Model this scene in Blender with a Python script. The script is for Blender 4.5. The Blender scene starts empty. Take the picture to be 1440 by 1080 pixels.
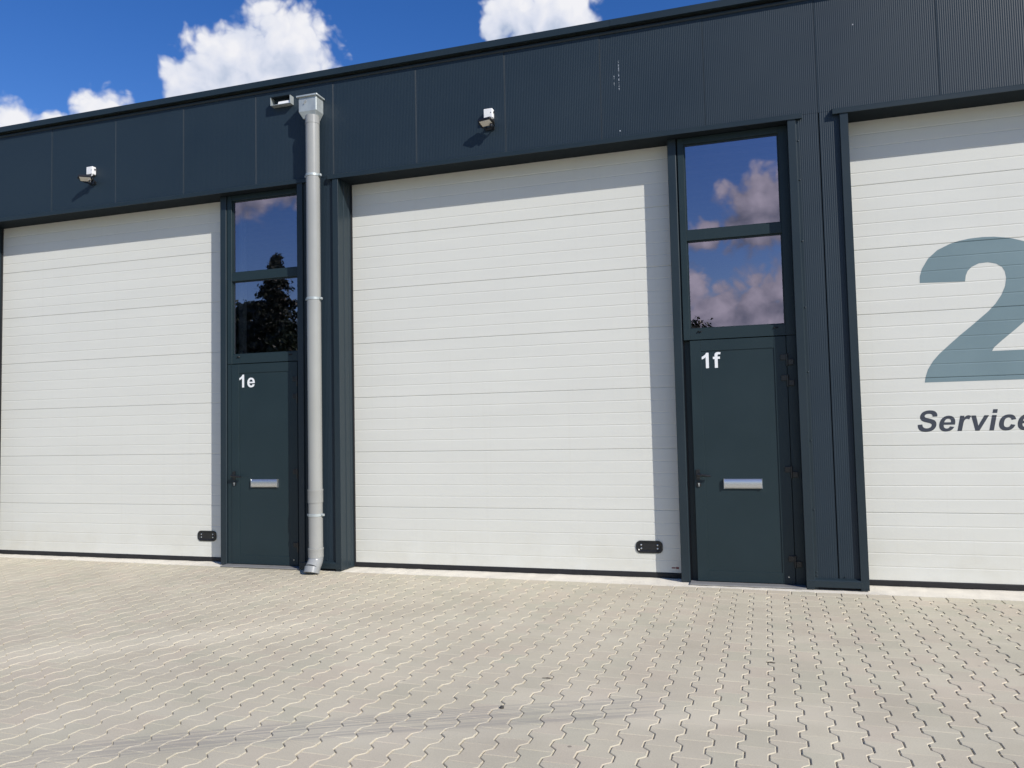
import bpy, bmesh, math, random
import numpy as np
from mathutils import Vector, Matrix

random.seed(7)
rng = np.random.default_rng(11)
SC = bpy.context.scene
COL = SC.collection

# ------------------------------------------------------------------ camera
W, H, F = 1440.0, 1080.0, 1082.0
YAW, PITCH, ROLL = math.radians(17.01979774), math.radians(3.08853702), math.radians(-1.25926943)
cy_, sy_ = math.cos(YAW), math.sin(YAW)
fwd = Vector((-sy_ * math.cos(PITCH), cy_ * math.cos(PITCH), math.sin(PITCH)))
r0 = Vector((cy_, sy_, 0.0))
u0 = r0.cross(fwd)
rgt = r0 * math.cos(ROLL) + u0 * math.sin(ROLL)
upv = -r0 * math.sin(ROLL) + u0 * math.cos(ROLL)
cam_d = bpy.data.cameras.new('camera')
cam = bpy.data.objects.new('camera', cam_d)
COL.objects.link(cam)
cam_d.sensor_fit = 'HORIZONTAL'
cam_d.sensor_width = 36.0
cam_d.lens = 36.0 * F / W
cam_d.clip_start = 0.05
cam_d.clip_end = 3000.0
M3 = Matrix((rgt, upv, -fwd)).transposed()
cam.matrix_world = Matrix.Translation((0.0, -7.33, 1.5009)) @ M3.to_4x4()
SC.camera = cam

# ------------------------------------------------------------------ light
SUN_DIR = Vector((1.55, -1.0, 1.25)).normalized()          # towards the sun
SUN_EL = math.asin(SUN_DIR.z)
SUN_AZ = math.atan2(SUN_DIR.x, SUN_DIR.y)                   # clockwise from +Y
sun_d = bpy.data.lights.new('sun', 'SUN')
sun_d.energy = 4.7
sun_d.angle = math.radians(0.5)
sun_d.color = (1.0, 0.955, 0.89)
sun = bpy.data.objects.new('sun', sun_d)
COL.objects.link(sun)
sun.rotation_euler = (-SUN_DIR).to_track_quat('-Z', 'Y').to_euler()
sun.location = (10, -10, 12)

SC.view_settings.view_transform = 'Standard'
SC.view_settings.look = 'None'
SC.view_settings.gamma = 1.0
SC.view_settings.use_curve_mapping = False
SC.view_settings.exposure = 0.0

wd = bpy.data.worlds.new('World')
SC.world = wd
wd.use_nodes = True
SKY_STRENGTH = 0.13


def cloud_group():
    g = bpy.data.node_groups.new('cloud_density', 'ShaderNodeTree')
    g.interface.new_socket('Vector', in_out='INPUT', socket_type='NodeSocketVector')
    g.interface.new_socket('Density', in_out='OUTPUT', socket_type='NodeSocketFloat')
    N, L = g.nodes, g.links
    gi, go = N.new('NodeGroupInput'), N.new('NodeGroupOutput')
    nz = N.new('ShaderNodeVectorMath'); nz.operation = 'NORMALIZE'
    L.new(gi.outputs[0], nz.inputs[0])
    # warp the direction a little so that the outlines billow
    wn = N.new('ShaderNodeTexNoise'); wn.inputs['Scale'].default_value = 22; wn.inputs['Detail'].default_value = 3
    L.new(nz.outputs[0], wn.inputs['Vector'])
    ws = N.new('ShaderNodeVectorMath'); ws.operation = 'SUBTRACT'; ws.inputs[1].default_value = (.5, .5, .5)
    L.new(wn.outputs['Color'], ws.inputs[0])
    wm = N.new('ShaderNodeVectorMath'); wm.operation = 'SCALE'; wm.inputs['Scale'].default_value = 0.035
    L.new(ws.outputs[0], wm.inputs[0])
    wa = N.new('ShaderNodeVectorMath'); wa.operation = 'ADD'
    L.new(nz.outputs[0], wa.inputs[0]); L.new(wm.outputs[0], wa.inputs[1])
    blobs = [((-.4977, .7415, .446), .056), ((-.5425, .7248, .4247), .046), ((-.474, .7690, .4150), .044),
             ((-.5870, .7080, .386), .044), ((-.5088, .7576, .4089), .080), ((-.553, .7193, .395), .062),
             ((-.4800, .7560, .444), .050),
             ((-.6612, .6574, .347), .036), ((-.7259, .6017, .3250), .034), ((-.700, .628, .33), .022),
             ((-.2395, .8435, .488), .050), ((-.1839, .8605, .486), .040), ((-.212, .852, .480), .044), ((-.272, .842, .4700), .022),
             ((.018, -.964, .262), .050), ((.016, -.972, .234), .042), ((-.044, -.971, .232), .024), ((.075, -.962, .25), .06),
             ((-.031, -.989, .132), .050), ((.020, -.989, .148), .050), ((-.070, -.982, .165), .040), ((.05, -.986, .150), .050),
             ((-.015, -.993, .100), .085), ((.03, -.99, .118), .060), ((-.05, -.99, .125), .055), ((.11, -.98, .12), .10), ((-.15, -.975, .11), .09),
             ((-.555, -.775, .298), .055), ((-.50, -.81, .315), .060), ((-.60, -.73, .30), .050),
             ((.55, -.82, .16), .14), ((.9, .35, .25), .15), ((.45, .85, .30), .10), ((-.9, -.3, .3), .16)]
    prev = None
    for c, r in blobs:
        d = N.new('ShaderNodeVectorMath'); d.operation = 'DISTANCE'
        d.inputs[1].default_value = Vector(c).normalized()
        L.new(wa.outputs[0], d.inputs[0])
        m = N.new('ShaderNodeMath'); m.operation = 'MULTIPLY_ADD'
        m.inputs[1].default_value = -1.0 / r; m.inputs[2].default_value = 1.0
        L.new(d.outputs['Value'], m.inputs[0])
        if prev is None:
            prev = m
        else:
            x = N.new('ShaderNodeMath'); x.operation = 'SMOOTH_MAX'; x.inputs[2].default_value = 0.18
            L.new(prev.outputs[0], x.inputs[0]); L.new(m.outputs[0], x.inputs[1]); prev = x
    n1 = N.new('ShaderNodeTexNoise'); n1.inputs['Scale'].default_value = 20; n1.inputs['Detail'].default_value = 8
    n1.inputs['Roughness'].default_value = .5
    L.new(nz.outputs[0], n1.inputs['Vector'])
    v1 = N.new('ShaderNodeTexVoronoi'); v1.feature = 'F1'; v1.inputs['Scale'].default_value = 36
    v1.inputs['Detail'].default_value = 2.5; v1.inputs['Roughness'].default_value = .5
    L.new(wa.outputs[0], v1.inputs['Vector'])
    a = N.new('ShaderNodeMath'); a.operation = 'MULTIPLY_ADD'; a.inputs[1].default_value = 0.75; a.inputs[2].default_value = -0.20
    L.new(n1.outputs['Fac'], a.inputs[0])
    b = N.new('ShaderNodeMath'); b.operation = 'MULTIPLY_ADD'; b.inputs[1].default_value = -0.52; b.inputs[2].default_value = 0.27
    L.new(v1.outputs['Distance'], b.inputs[0])
    s = N.new('ShaderNodeMath'); s.operation = 'ADD'
    L.new(a.outputs[0], s.inputs[0]); L.new(b.outputs[0], s.inputs[1])
    s2 = N.new('ShaderNodeMath'); s2.operation = 'ADD'
    L.new(prev.outputs[0], s2.inputs[0]); L.new(s.outputs[0], s2.inputs[1])
    L.new(s2.outputs[0], go.inputs[0])
    return g


def build_world():
    nt = wd.node_tree
    N, L = nt.nodes, nt.links
    N.clear()
    out = N.new('ShaderNodeOutputWorld')
    sky = N.new('ShaderNodeTexSky'); sky.sky_type = 'NISHITA'
    sky.sun_disc = False
    sky.sun_elevation = SUN_EL
    sky.sun_rotation = SUN_AZ
    sky.air_density = 1.0; sky.dust_density = 0.25; sky.ozone_density = 2.3
    hs = N.new('ShaderNodeHueSaturation'); hs.inputs['Saturation'].default_value = 1.36; hs.inputs['Hue'].default_value = 0.517
    L.new(sky.outputs[0], hs.inputs['Color'])
    bg = N.new('ShaderNodeBackground'); bg.inputs['Strength'].default_value = SKY_STRENGTH
    L.new(hs.outputs[0], bg.inputs['Color'])
    tc = N.new('ShaderNodeTexCoord')
    g = cloud_group()
    g1 = N.new('ShaderNodeGroup'); g1.node_tree = g
    L.new(tc.outputs['Generated'], g1.inputs[0])
    off = N.new('ShaderNodeVectorMath'); off.operation = 'ADD'
    t = Vector((0.62, -0.25, 0.75)) * 0.030
    off.inputs[1].default_value = t
    L.new(tc.outputs['Generated'], off.inputs[0])
    g2 = N.new('ShaderNodeGroup'); g2.node_tree = g
    L.new(off.outputs[0], g2.inputs[0])
    al = N.new('ShaderNodeMapRange'); al.interpolation_type = 'SMOOTHSTEP'
    al.inputs['From Min'].default_value = 0.0; al.inputs['From Max'].default_value = 0.44
    L.new(g1.outputs[0], al.inputs['Value'])
    df = N.new('ShaderNodeMath'); df.operation = 'SUBTRACT'
    L.new(g1.outputs[0], df.inputs[0]); L.new(g2.outputs[0], df.inputs[1])
    sh = N.new('ShaderNodeMapRange'); sh.inputs['From Min'].default_value = -0.62; sh.inputs['From Max'].default_value = 0.72
    L.new(df.outputs[0], sh.inputs['Value'])
    # clouds lying opposite the sun are front-lit; those on the sun's side show their grey-violet shade
    sx = N.new('ShaderNodeSeparateXYZ'); L.new(tc.outputs['Generated'], sx.inputs[0])
    side = N.new('ShaderNodeMapRange'); side.inputs['From Min'].default_value = -0.35; side.inputs['From Max'].default_value = 0.35
    L.new(sx.outputs['Y'], side.inputs['Value'])
    r1 = N.new('ShaderNodeValToRGB')
    r1.color_ramp.elements[0].color = (.50, .58, .74, 1); r1.color_ramp.elements[0].position = 0.0
    r1.color_ramp.elements[1].color = (.93, .93, .97, 1); r1.color_ramp.elements[1].position = 1.0
    e = r1.color_ramp.elements.new(.5); e.color = (.74, .78, .90, 1)
    r2 = N.new('ShaderNodeValToRGB')
    r2.color_ramp.elements[0].color = (.24, .29, .40, 1)
    r2.color_ramp.elements[1].color = (.80, .83, .97, 1)
    L.new(sh.outputs[0], r1.inputs[0]); L.new(sh.outputs[0], r2.inputs[0])
    mx = N.new('ShaderNodeMix'); mx.data_type = 'RGBA'
    L.new(side.outputs[0], mx.inputs['Factor'])
    L.new(r2.outputs[0], mx.inputs['A']); L.new(r1.outputs[0], mx.inputs['B'])
    bc = N.new('ShaderNodeBackground'); bc.inputs['Strength'].default_value = 0.95
    L.new(mx.outputs['Result'], bc.inputs['Color'])
    ms = N.new('ShaderNodeMixShader')
    L.new(al.outputs[0], ms.inputs[0]); L.new(bg.outputs[0], ms.inputs[1]); L.new(bc.outputs[0], ms.inputs[2])
    L.new(ms.outputs[0], out.inputs['Surface'])


build_world()

# ------------------------------------------------------------------ materials
MATS = {}


def mat(name, base, rough=.5, metal=0.0, spec=.5, var=0.0, vscale=4.0, bump=0.0, bscale=80.0, rvar=0.0,
        stretch=(1, 1, 1), dirt=None):
    """Principled material with noise-driven colour, roughness and bump."""
    m = bpy.data.materials.new(name); m.use_nodes = True
    N, L = m.node_tree.nodes, m.node_tree.links
    p = N['Principled BSDF']
    p.inputs['Metallic'].default_value = metal
    p.inputs['Roughness'].default_value = rough
    p.inputs['Specular IOR Level'].default_value = spec
    p.inputs['Base Color'].default_value = (*base, 1)
    tc = N.new('ShaderNodeTexCoord')
    mp = N.new('ShaderNodeMapping'); mp.inputs['Scale'].default_value = stretch
    L.new(tc.outputs['Object'], mp.inputs['Vector'])
    if var or rvar:
        n = N.new('ShaderNodeTexNoise'); n.inputs['Scale'].default_value = vscale; n.inputs['Detail'].default_value = 6
        n.inputs['Roughness'].default_value = .6
        L.new(mp.outputs[0], n.inputs['Vector'])
        if var:
            rp = N.new('ShaderNodeValToRGB')
            rp.color_ramp.elements[0].position = .25; rp.color_ramp.elements[1].position = .75
            rp.color_ramp.elements[0].color = (*[c * (1 - var) for c in base], 1)
            rp.color_ramp.elements[1].color = (*[c * (1 + var) for c in base], 1)
            L.new(n.outputs['Fac'], rp.inputs[0])
            L.new(rp.outputs[0], p.inputs['Base Color'])
        if rvar:
            mr = N.new('ShaderNodeMapRange')
            mr.inputs['To Min'].default_value = rough - rvar; mr.inputs['To Max'].default_value = rough + rvar
            mr.inputs['From Min'].default_value = .3; mr.inputs['From Max'].default_value = .7
            L.new(n.outputs['Fac'], mr.inputs['Value']); L.new(mr.outputs[0], p.inputs['Roughness'])
    if bump:
        nb = N.new('ShaderNodeTexNoise'); nb.inputs['Scale'].default_value = bscale; nb.inputs['Detail'].default_value = 4
        L.new(mp.outputs[0], nb.inputs['Vector'])
        bp = N.new('ShaderNodeBump'); bp.inputs['Strength'].default_value = bump; bp.inputs['Distance'].default_value = .004
        L.new(nb.outputs['Fac'], bp.inputs['Height']); L.new(bp.outputs[0], p.inputs['Normal'])
    MATS[name] = m
    return m


def scuffs(m):
    """bare scratches and flecks in the paint of the fascia, at fixed places on the wall"""
    N, L = m.node_tree.nodes, m.node_tree.links
    p = N['Principled BSDF']
    tc = N.new('ShaderNodeTexCoord'); sp = N.new('ShaderNodeSeparateXYZ'); L.new(tc.outputs['Object'], sp.inputs[0])

    def mm(op, a, b):
        x = N.new('ShaderNodeMath'); x.operation = op
        for i, v in enumerate((a, b)):
            if isinstance(v, (int, float)):
                x.inputs[i].default_value = v
            else:
                L.new(v, x.inputs[i])
        return x.outputs[0]
    nz = N.new('ShaderNodeTexNoise'); nz.inputs['Scale'].default_value = 55; nz.inputs['Detail'].default_value = 2
    L.new(tc.outputs['Object'], nz.inputs['Vector'])
    tot = None
    for x0, z0, hw, hh, th in ((-1.088, 4.89, .0032, .150, .53), (-1.134, 4.84, .0022, .05, .56), (-1.09, 4.335, .005, .006, .2), (1.02, 5.02, .004, .005, .2)):
        wx = mm('LESS_THAN', mm('ABSOLUTE', mm('SUBTRACT', sp.outputs['X'], x0), 0), hw)
        wz = mm('LESS_THAN', mm('ABSOLUTE', mm('SUBTRACT', sp.outputs['Z'], z0), 0), hh)
        k = mm('MULTIPLY', mm('MULTIPLY', wx, wz), mm('GREATER_THAN', nz.outputs['Fac'], th))
        tot = k if tot is None else mm('MAXIMUM', tot, k)
    mx = N.new('ShaderNodeMix'); mx.data_type = 'RGBA'
    L.new(tot, mx.inputs['Factor'])
    src = p.inputs['Base Color'].links[0].from_socket
    L.new(src, mx.inputs['A']); mx.inputs['B'].default_value = (.45, .48, .52, 1)
    L.new(mx.outputs['Result'], p.inputs['Base Color'])


ANTH = (.0135, .0258, .0375)
mat('cladding paint', ANTH, .48, spec=.38, var=.10, vscale=.9, rvar=.05, bump=.04, bscale=300)
scuffs(MATS['cladding paint'])
mat('trim paint', (.0150, .0260, .0335), .42, spec=.38, var=.08, vscale=1.5, rvar=.06)
mat('frame paint', (.0145, .0285, .0340), .46, spec=.32, var=.07, vscale=2.0, rvar=.06, bump=.04, bscale=500)
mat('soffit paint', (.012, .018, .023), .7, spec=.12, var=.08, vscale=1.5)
mat('white door paint', (.655, .655, .600), .42, spec=.4, var=.025, vscale=2.2, rvar=.05, bump=.16, bscale=160, stretch=(.35, 1, 2.2))
mat('grey pvc', (.30, .305, .29), .24, spec=.5, var=.06, vscale=3, rvar=.04)
mat('dark grey pvc', (.27, .28, .28), .33, spec=.5, var=.08, vscale=5, rvar=.08)
mat('zinc', (.42, .46, .46), .42, metal=.35, var=.16, vscale=9, rvar=.1)
mat('brushed aluminium', (.62, .64, .66), .30, metal=.85, var=.05, vscale=8, rvar=.06, stretch=(.1, 1, 6))
mat('galvanised steel', (.55, .57, .58), .4, metal=.5, var=.12, vscale=12)
mat('black plastic', (.012, .013, .015), .32, spec=.5, rvar=.05, vscale=30)
mat('black rubber', (.018, .018, .02), .6, spec=.3, var=.15, vscale=10)
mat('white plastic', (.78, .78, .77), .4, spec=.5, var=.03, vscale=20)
mat('lamp lens', (.78, .74, .66), .25, spec=.5, var=.08, vscale=60)
mat('white vinyl', (.80, .81, .81), .4, spec=.4, var=.02, vscale=20)
mat('grey green vinyl', (.165, .235, .255), .45, spec=.4, var=.05, vscale=2.5, rvar=.05)
mat('slate vinyl', (.045, .052, .068), .45, spec=.4, var=.05, vscale=8)
mat('red vinyl', (.16, .03, .04), .5)
mat('concrete', (.74, .69, .58), .85, spec=.25, var=.12, vscale=5, bump=.5, bscale=60)
mat('threshold', (.22, .22, .215), .55, spec=.4, var=.15, vscale=7)
mat('interior wall', (.10, .10, .10), .8, var=.05)
mat('party wall paint', (.16, .16, .16), .8, var=.05)
mat('interior deck', (.86, .87, .88), .5, var=.04)
mat('interior floor', (.50, .49, .46), .5, var=.12, vscale=2)
mat('ground soil', (.20, .19, .16), .9, var=.3, vscale=.6, bump=.4, bscale=20)
mat('bark', (.06, .045, .032), .9, var=.3, vscale=12, bump=.6, bscale=40)
mat('conifer leaf', (.014, .026, .012), .6, var=.35, vscale=1.4)
mat('broad leaf', (.022, .040, .014), .55, var=.35, vscale=1.1)
mat('dry wood', (.07, .05, .035), .8, var=.3, vscale=40)
mat('pebble stone', (.05, .047, .043), .8, var=.3, vscale=60)


def glass_mat():
    m = bpy.data.materials.new('solar glass'); m.use_nodes = True
    N, L = m.node_tree.nodes, m.node_tree.links
    N.clear()
    out = N.new('ShaderNodeOutputMaterial')
    tr = N.new('ShaderNodeBsdfTransparent'); tr.inputs[0].default_value = (.70, .74, .76, 1)
    gl = N.new('ShaderNodeBsdfGlossy'); gl.inputs['Roughness'].default_value = 0.0
    gl.inputs['Color'].default_value = (1.0, .86, .97, 1)
    fr = N.new('ShaderNodeFresnel'); fr.inputs['IOR'].default_value = 1.52
    mr = N.new('ShaderNodeMapRange')
    mr.inputs['From Min'].default_value = 0.04; mr.inputs['From Max'].default_value = 1.0
    mr.inputs['To Min'].default_value = 0.36; mr.inputs['To Max'].default_value = 1.0
    L.new(fr.outputs[0], mr.inputs['Value'])
    # panes of sealed units are never perfectly flat
    tc = N.new('ShaderNodeTexCoord')
    nz = N.new('ShaderNodeTexNoise'); nz.inputs['Scale'].default_value = 1.3; nz.inputs['Detail'].default_value = 1
    L.new(tc.outputs['Object'], nz.inputs['Vector'])
    bp = N.new('ShaderNodeBump'); bp.inputs['Strength'].default_value = .05; bp.inputs['Distance'].default_value = .02
    L.new(nz.outputs['Fac'], bp.inputs['Height']); L.new(bp.outputs[0], gl.inputs['Normal'])
    mx = N.new('ShaderNodeMixShader')
    L.new(mr.outputs[0], mx.inputs[0]); L.new(tr.outputs[0], mx.inputs[1]); L.new(gl.outputs[0], mx.inputs[2])
    L.new(mx.outputs[0], out.inputs['Surface'])
    MATS['solar glass'] = m


glass_mat()
_m = bpy.data.materials.new('added_rooflight_pane'); _m.use_nodes = True
_n = _m.node_tree.nodes; _n.clear()
_o = _n.new('ShaderNodeOutputMaterial'); _t = _n.new('ShaderNodeBsdfTransparent'); _t.inputs[0].default_value = (.85, .87, .88, 1)
_m.node_tree.links.new(_t.outputs[0], _o.inputs['Surface'])
MATS['added_rooflight_pane'] = _m


def paver_mat():
    m = bpy.data.materials.new('concrete pavers'); m.use_nodes = True
    N, L = m.node_tree.nodes, m.node_tree.links
    p = N['Principled BSDF']; p.inputs['Roughness'].default_value = .82; p.inputs['Specular IOR Level'].default_value = .3
    at = N.new('ShaderNodeAttribute'); at.attribute_name = 'tone'
    rp = N.new('ShaderNodeValToRGB')
    els = [(0.0, (0.504, 0.448, 0.342)), (.22, (0.558, 0.503, 0.382)), (.45, (0.540, 0.488, 0.367)), (.62, (0.552, 0.481, 0.368)),
           (.80, (0.509, 0.471, 0.354)), (1.0, (0.592, 0.532, 0.402))]
    rp.color_ramp.elements[0].color = (*els[0][1], 1)
    rp.color_ramp.elements[1].color = (*els[-1][1], 1)
    for q, c in els[1:-1]:
        e = rp.color_ramp.elements.new(q); e.color = (*c, 1)
    L.new(at.outputs['Fac'], rp.inputs[0])
    tc = N.new('ShaderNodeTexCoord')

    def noise(scale, detail=4, rough=.6, stretch=None, rot=0.0):
        n = N.new('ShaderNodeTexNoise'); n.inputs['Scale'].default_value = scale
        n.inputs['Detail'].default_value = detail; n.inputs['Roughness'].default_value = rough
        if stretch:
            mp = N.new('ShaderNodeMapping'); mp.inputs['Scale'].default_value = stretch
            mp.inputs['Rotation'].default_value = (0, 0, rot)
            L.new(tc.outputs['Object'], mp.inputs['Vector']); L.new(mp.outputs[0], n.inputs['Vector'])
        else:
            L.new(tc.outputs['Object'], n.inputs['Vector'])
        return n

    def mix(fac, a, bcol, mode='MIX'):
        x = N.new('ShaderNodeMix'); x.data_type = 'RGBA'; x.blend_type = mode
        if isinstance(fac, float):
            x.inputs['Factor'].default_value = fac
        else:
            L.new(fac, x.inputs['Factor'])
        L.new(a, x.inputs['A'])
        if isinstance(bcol, tuple):
            x.inputs['B'].default_value = (*bcol, 1)
        else:
            L.new(bcol, x.inputs['B'])
        return x.outputs['Result']

    def rng_(src, a, b, c=0.0, d=1.0, smooth=True):
        r = N.new('ShaderNodeMapRange')
        if smooth:
            r.interpolation_type = 'SMOOTHSTEP'
        r.inputs['From Min'].default_value = a; r.inputs['From Max'].default_value = b
        r.inputs['To Min'].default_value = c; r.inputs['To Max'].default_value = d
        L.new(src, r.inputs['Value'])
        return r.outputs[0]

    def mth(op, a, b=None):
        x = N.new('ShaderNodeMath'); x.operation = op
        for i, v in enumerate((a, b)):
            if v is None:
                continue
            if isinstance(v, (int, float)):
                x.inputs[i].default_value = v
            else:
                L.new(v, x.inputs[i])
        return x.outputs[0]
    # fine cement grain and broad weathering
    g1 = noise(140, 3, .7)
    col = mix(.55, rp.outputs[0], rng_(g1.outputs['Fac'], .25, .75, .78, 1.22, False), 'MULTIPLY')
    g2 = noise(1.1, 5, .6)
    col = mix(1.0, col, rng_(g2.outputs['Fac'], .3, .7, .90, 1.09, False), 'MULTIPLY')
    # sand swept out of the joints, lying in streaks
    g3 = noise(.8, 4, .6, (1, 2.6, 1), math.radians(-24))
    sandy = rng_(g3.outputs['Fac'], .50, .74, 0, .30)
    col = mix(sandy, col, (.64, .585, .46))
    # one long drift of sand across the left of the yard and one pale patch near the right
    sp = N.new('ShaderNodeSeparateXYZ'); L.new(tc.outputs['Object'], sp.inputs[0])
    X, Y = sp.outputs['X'], sp.outputs['Y']
    wob = noise(2.2, 3, .5)
    wb = mth('MULTIPLY', mth('SUBTRACT', wob.outputs['Fac'], .5), .34)

    def band(x0, y0, slope, half, xa, xb, soft=.6):
        d = mth('SUBTRACT', mth('ADD', Y, wb), mth('MULTIPLY_ADD', X, slope))
        # Y - slope*X - c
        dd = mth('ABSOLUTE', mth('SUBTRACT', mth('SUBTRACT', mth('ADD', Y, wb), mth('MULTIPLY', X, slope)), y0 - slope * x0))
        a = rng_(dd, half, half * .25)
        return mth('MULTIPLY', a, mth('MULTIPLY', rng_(X, xa - soft, xa), rng_(X, xb + soft, xb)))
    b1 = band(-3.9, -2.52, .75, .40, -5.4, -3.5)
    col = mix(mth('MULTIPLY', b1, .46), col, (.68, .615, .47))
    b2 = band(-.05, -3.18, .30, .22, -.50, .25, .35)
    col = mix(mth('MULTIPLY', b2, .45), col, (.67, .605, .465))
    # tyre scuff: a bundle of thin dark streaks along a shallow curve
    curve = mth('SUBTRACT', mth('MULTIPLY', X, .46), mth('MULTIPLY', mth('MULTIPLY', mth('ADD', X, 1.6), mth('ADD', X, 1.6)), .035))
    t = mth('SUBTRACT', Y, mth('ADD', curve, -2.86))
    inb = mth('MULTIPLY', rng_(mth('ABSOLUTE', t), .19, .10), mth('MULTIPLY', rng_(X, -4.2, -2.6), rng_(X, -.30, -.75)))
    cx = N.new('ShaderNodeCombineXYZ')
    L.new(mth('MULTIPLY', X, .22), cx.inputs[0]); L.new(mth('MULTIPLY', t, 24.0), cx.inputs[1])
    st = N.new('ShaderNodeTexNoise'); st.inputs['Scale'].default_value = 2.0; st.inputs['Detail'].default_value = 3
    L.new(cx.outputs[0], st.inputs['Vector'])
    sk = mth('MULTIPLY', inb, rng_(st.outputs['Fac'], .42, .60, .10, 1.0))
    col = mix(mth('MULTIPLY', sk, .62), col, (.30, .28, .25))
    # a few small dark spots
    vo = N.new('ShaderNodeTexVoronoi'); vo.inputs['Scale'].default_value = 2.3
    L.new(tc.outputs['Object'], vo.inputs['Vector'])
    spot = rng_(vo.outputs['Distance'], .030, .018)
    col = mix(mth('MULTIPLY', spot, .6), col, (.12, .10, .085))
    L.new(col, p.inputs['Base Color'])
    gb = noise(220, 3, .6)
    bp = N.new('ShaderNodeBump'); bp.inputs['Strength'].default_value = .35; bp.inputs['Distance'].default_value = .002
    L.new(gb.outputs['Fac'], bp.inputs['Height']); L.new(bp.outputs[0], p.inputs['Normal'])
    MATS['concrete pavers'] = m
    s = mat('joint sand', (.55, .51, .42), .95, spec=.15, var=.22, vscale=24, bump=.5, bscale=200)


paver_mat()



def weathered_door(m):
    N, L = m.node_tree.nodes, m.node_tree.links
    p = N['Principled BSDF']
    tc = N.new('ShaderNodeTexCoord'); sp = N.new('ShaderNodeSeparateXYZ'); L.new(tc.outputs['Object'], sp.inputs[0])
    hz = N.new('ShaderNodeMapRange'); hz.interpolation_type = 'SMOOTHSTEP'
    hz.inputs['From Min'].default_value = .62; hz.inputs['From Max'].default_value = .05
    L.new(sp.outputs['Z'], hz.inputs['Value'])
    n = N.new('ShaderNodeTexNoise'); n.inputs['Scale'].default_value = 1.7; n.inputs['Detail'].default_value = 7; n.inputs['Roughness'].default_value = .65
    L.new(tc.outputs['Object'], n.inputs['Vector'])
    nr = N.new('ShaderNodeMapRange'); nr.inputs['From Min'].default_value = .42; nr.inputs['From Max'].default_value = .72
    L.new(n.outputs['Fac'], nr.inputs['Value'])
    mu = N.new('ShaderNodeMath'); mu.operation = 'MULTIPLY'; L.new(hz.outputs[0], mu.inputs[0]); L.new(nr.outputs[0], mu.inputs[1])
    mk = N.new('ShaderNodeMath'); mk.operation = 'MULTIPLY'; mk.inputs[1].default_value = .42; L.new(mu.outputs[0], mk.inputs[0])
    # thin run marks
    mp = N.new('ShaderNodeMapping'); mp.inputs['Scale'].default_value = (22, 1, .35); L.new(tc.outputs['Object'], mp.inputs['Vector'])
    r = N.new('ShaderNodeTexNoise'); r.inputs['Scale'].default_value = 1.0; r.inputs['Detail'].default_value = 4
    L.new(mp.outputs[0], r.inputs['Vector'])
    rr = N.new('ShaderNodeMapRange'); rr.inputs['From Min'].default_value = .58; rr.inputs['From Max'].default_value = .80; rr.inputs['To Max'].default_value = .10
    L.new(r.outputs['Fac'], rr.inputs['Value'])
    ad = N.new('ShaderNodeMath'); ad.operation = 'ADD'; ad.use_clamp = True
    L.new(mk.outputs[0], ad.inputs[0]); L.new(rr.outputs[0], ad.inputs[1])
    mx = N.new('ShaderNodeMix'); mx.data_type = 'RGBA'
    L.new(ad.outputs[0], mx.inputs['Factor'])
    L.new(p.inputs['Base Color'].links[0].from_socket, mx.inputs['A']); mx.inputs['B'].default_value = (.50, .47, .37, 1)
    L.new(mx.outputs['Result'], p.inputs['Base Color'])
    wv = N.new('ShaderNodeTexNoise'); wv.inputs['Scale'].default_value = 1.4; wv.inputs['Detail'].default_value = 1
    L.new(tc.outputs['Object'], wv.inputs['Vector'])
    b2 = N.new('ShaderNodeBump'); b2.inputs['Strength'].default_value = .35; b2.inputs['Distance'].default_value = .012
    L.new(wv.outputs['Fac'], b2.inputs['Height'])
    L.new(p.inputs['Normal'].links[0].from_socket, b2.inputs['Normal'])
    L.new(b2.outputs[0], p.inputs['Normal'])


weathered_door(MATS['white door paint'])

# ------------------------------------------------------------------ helpers


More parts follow.
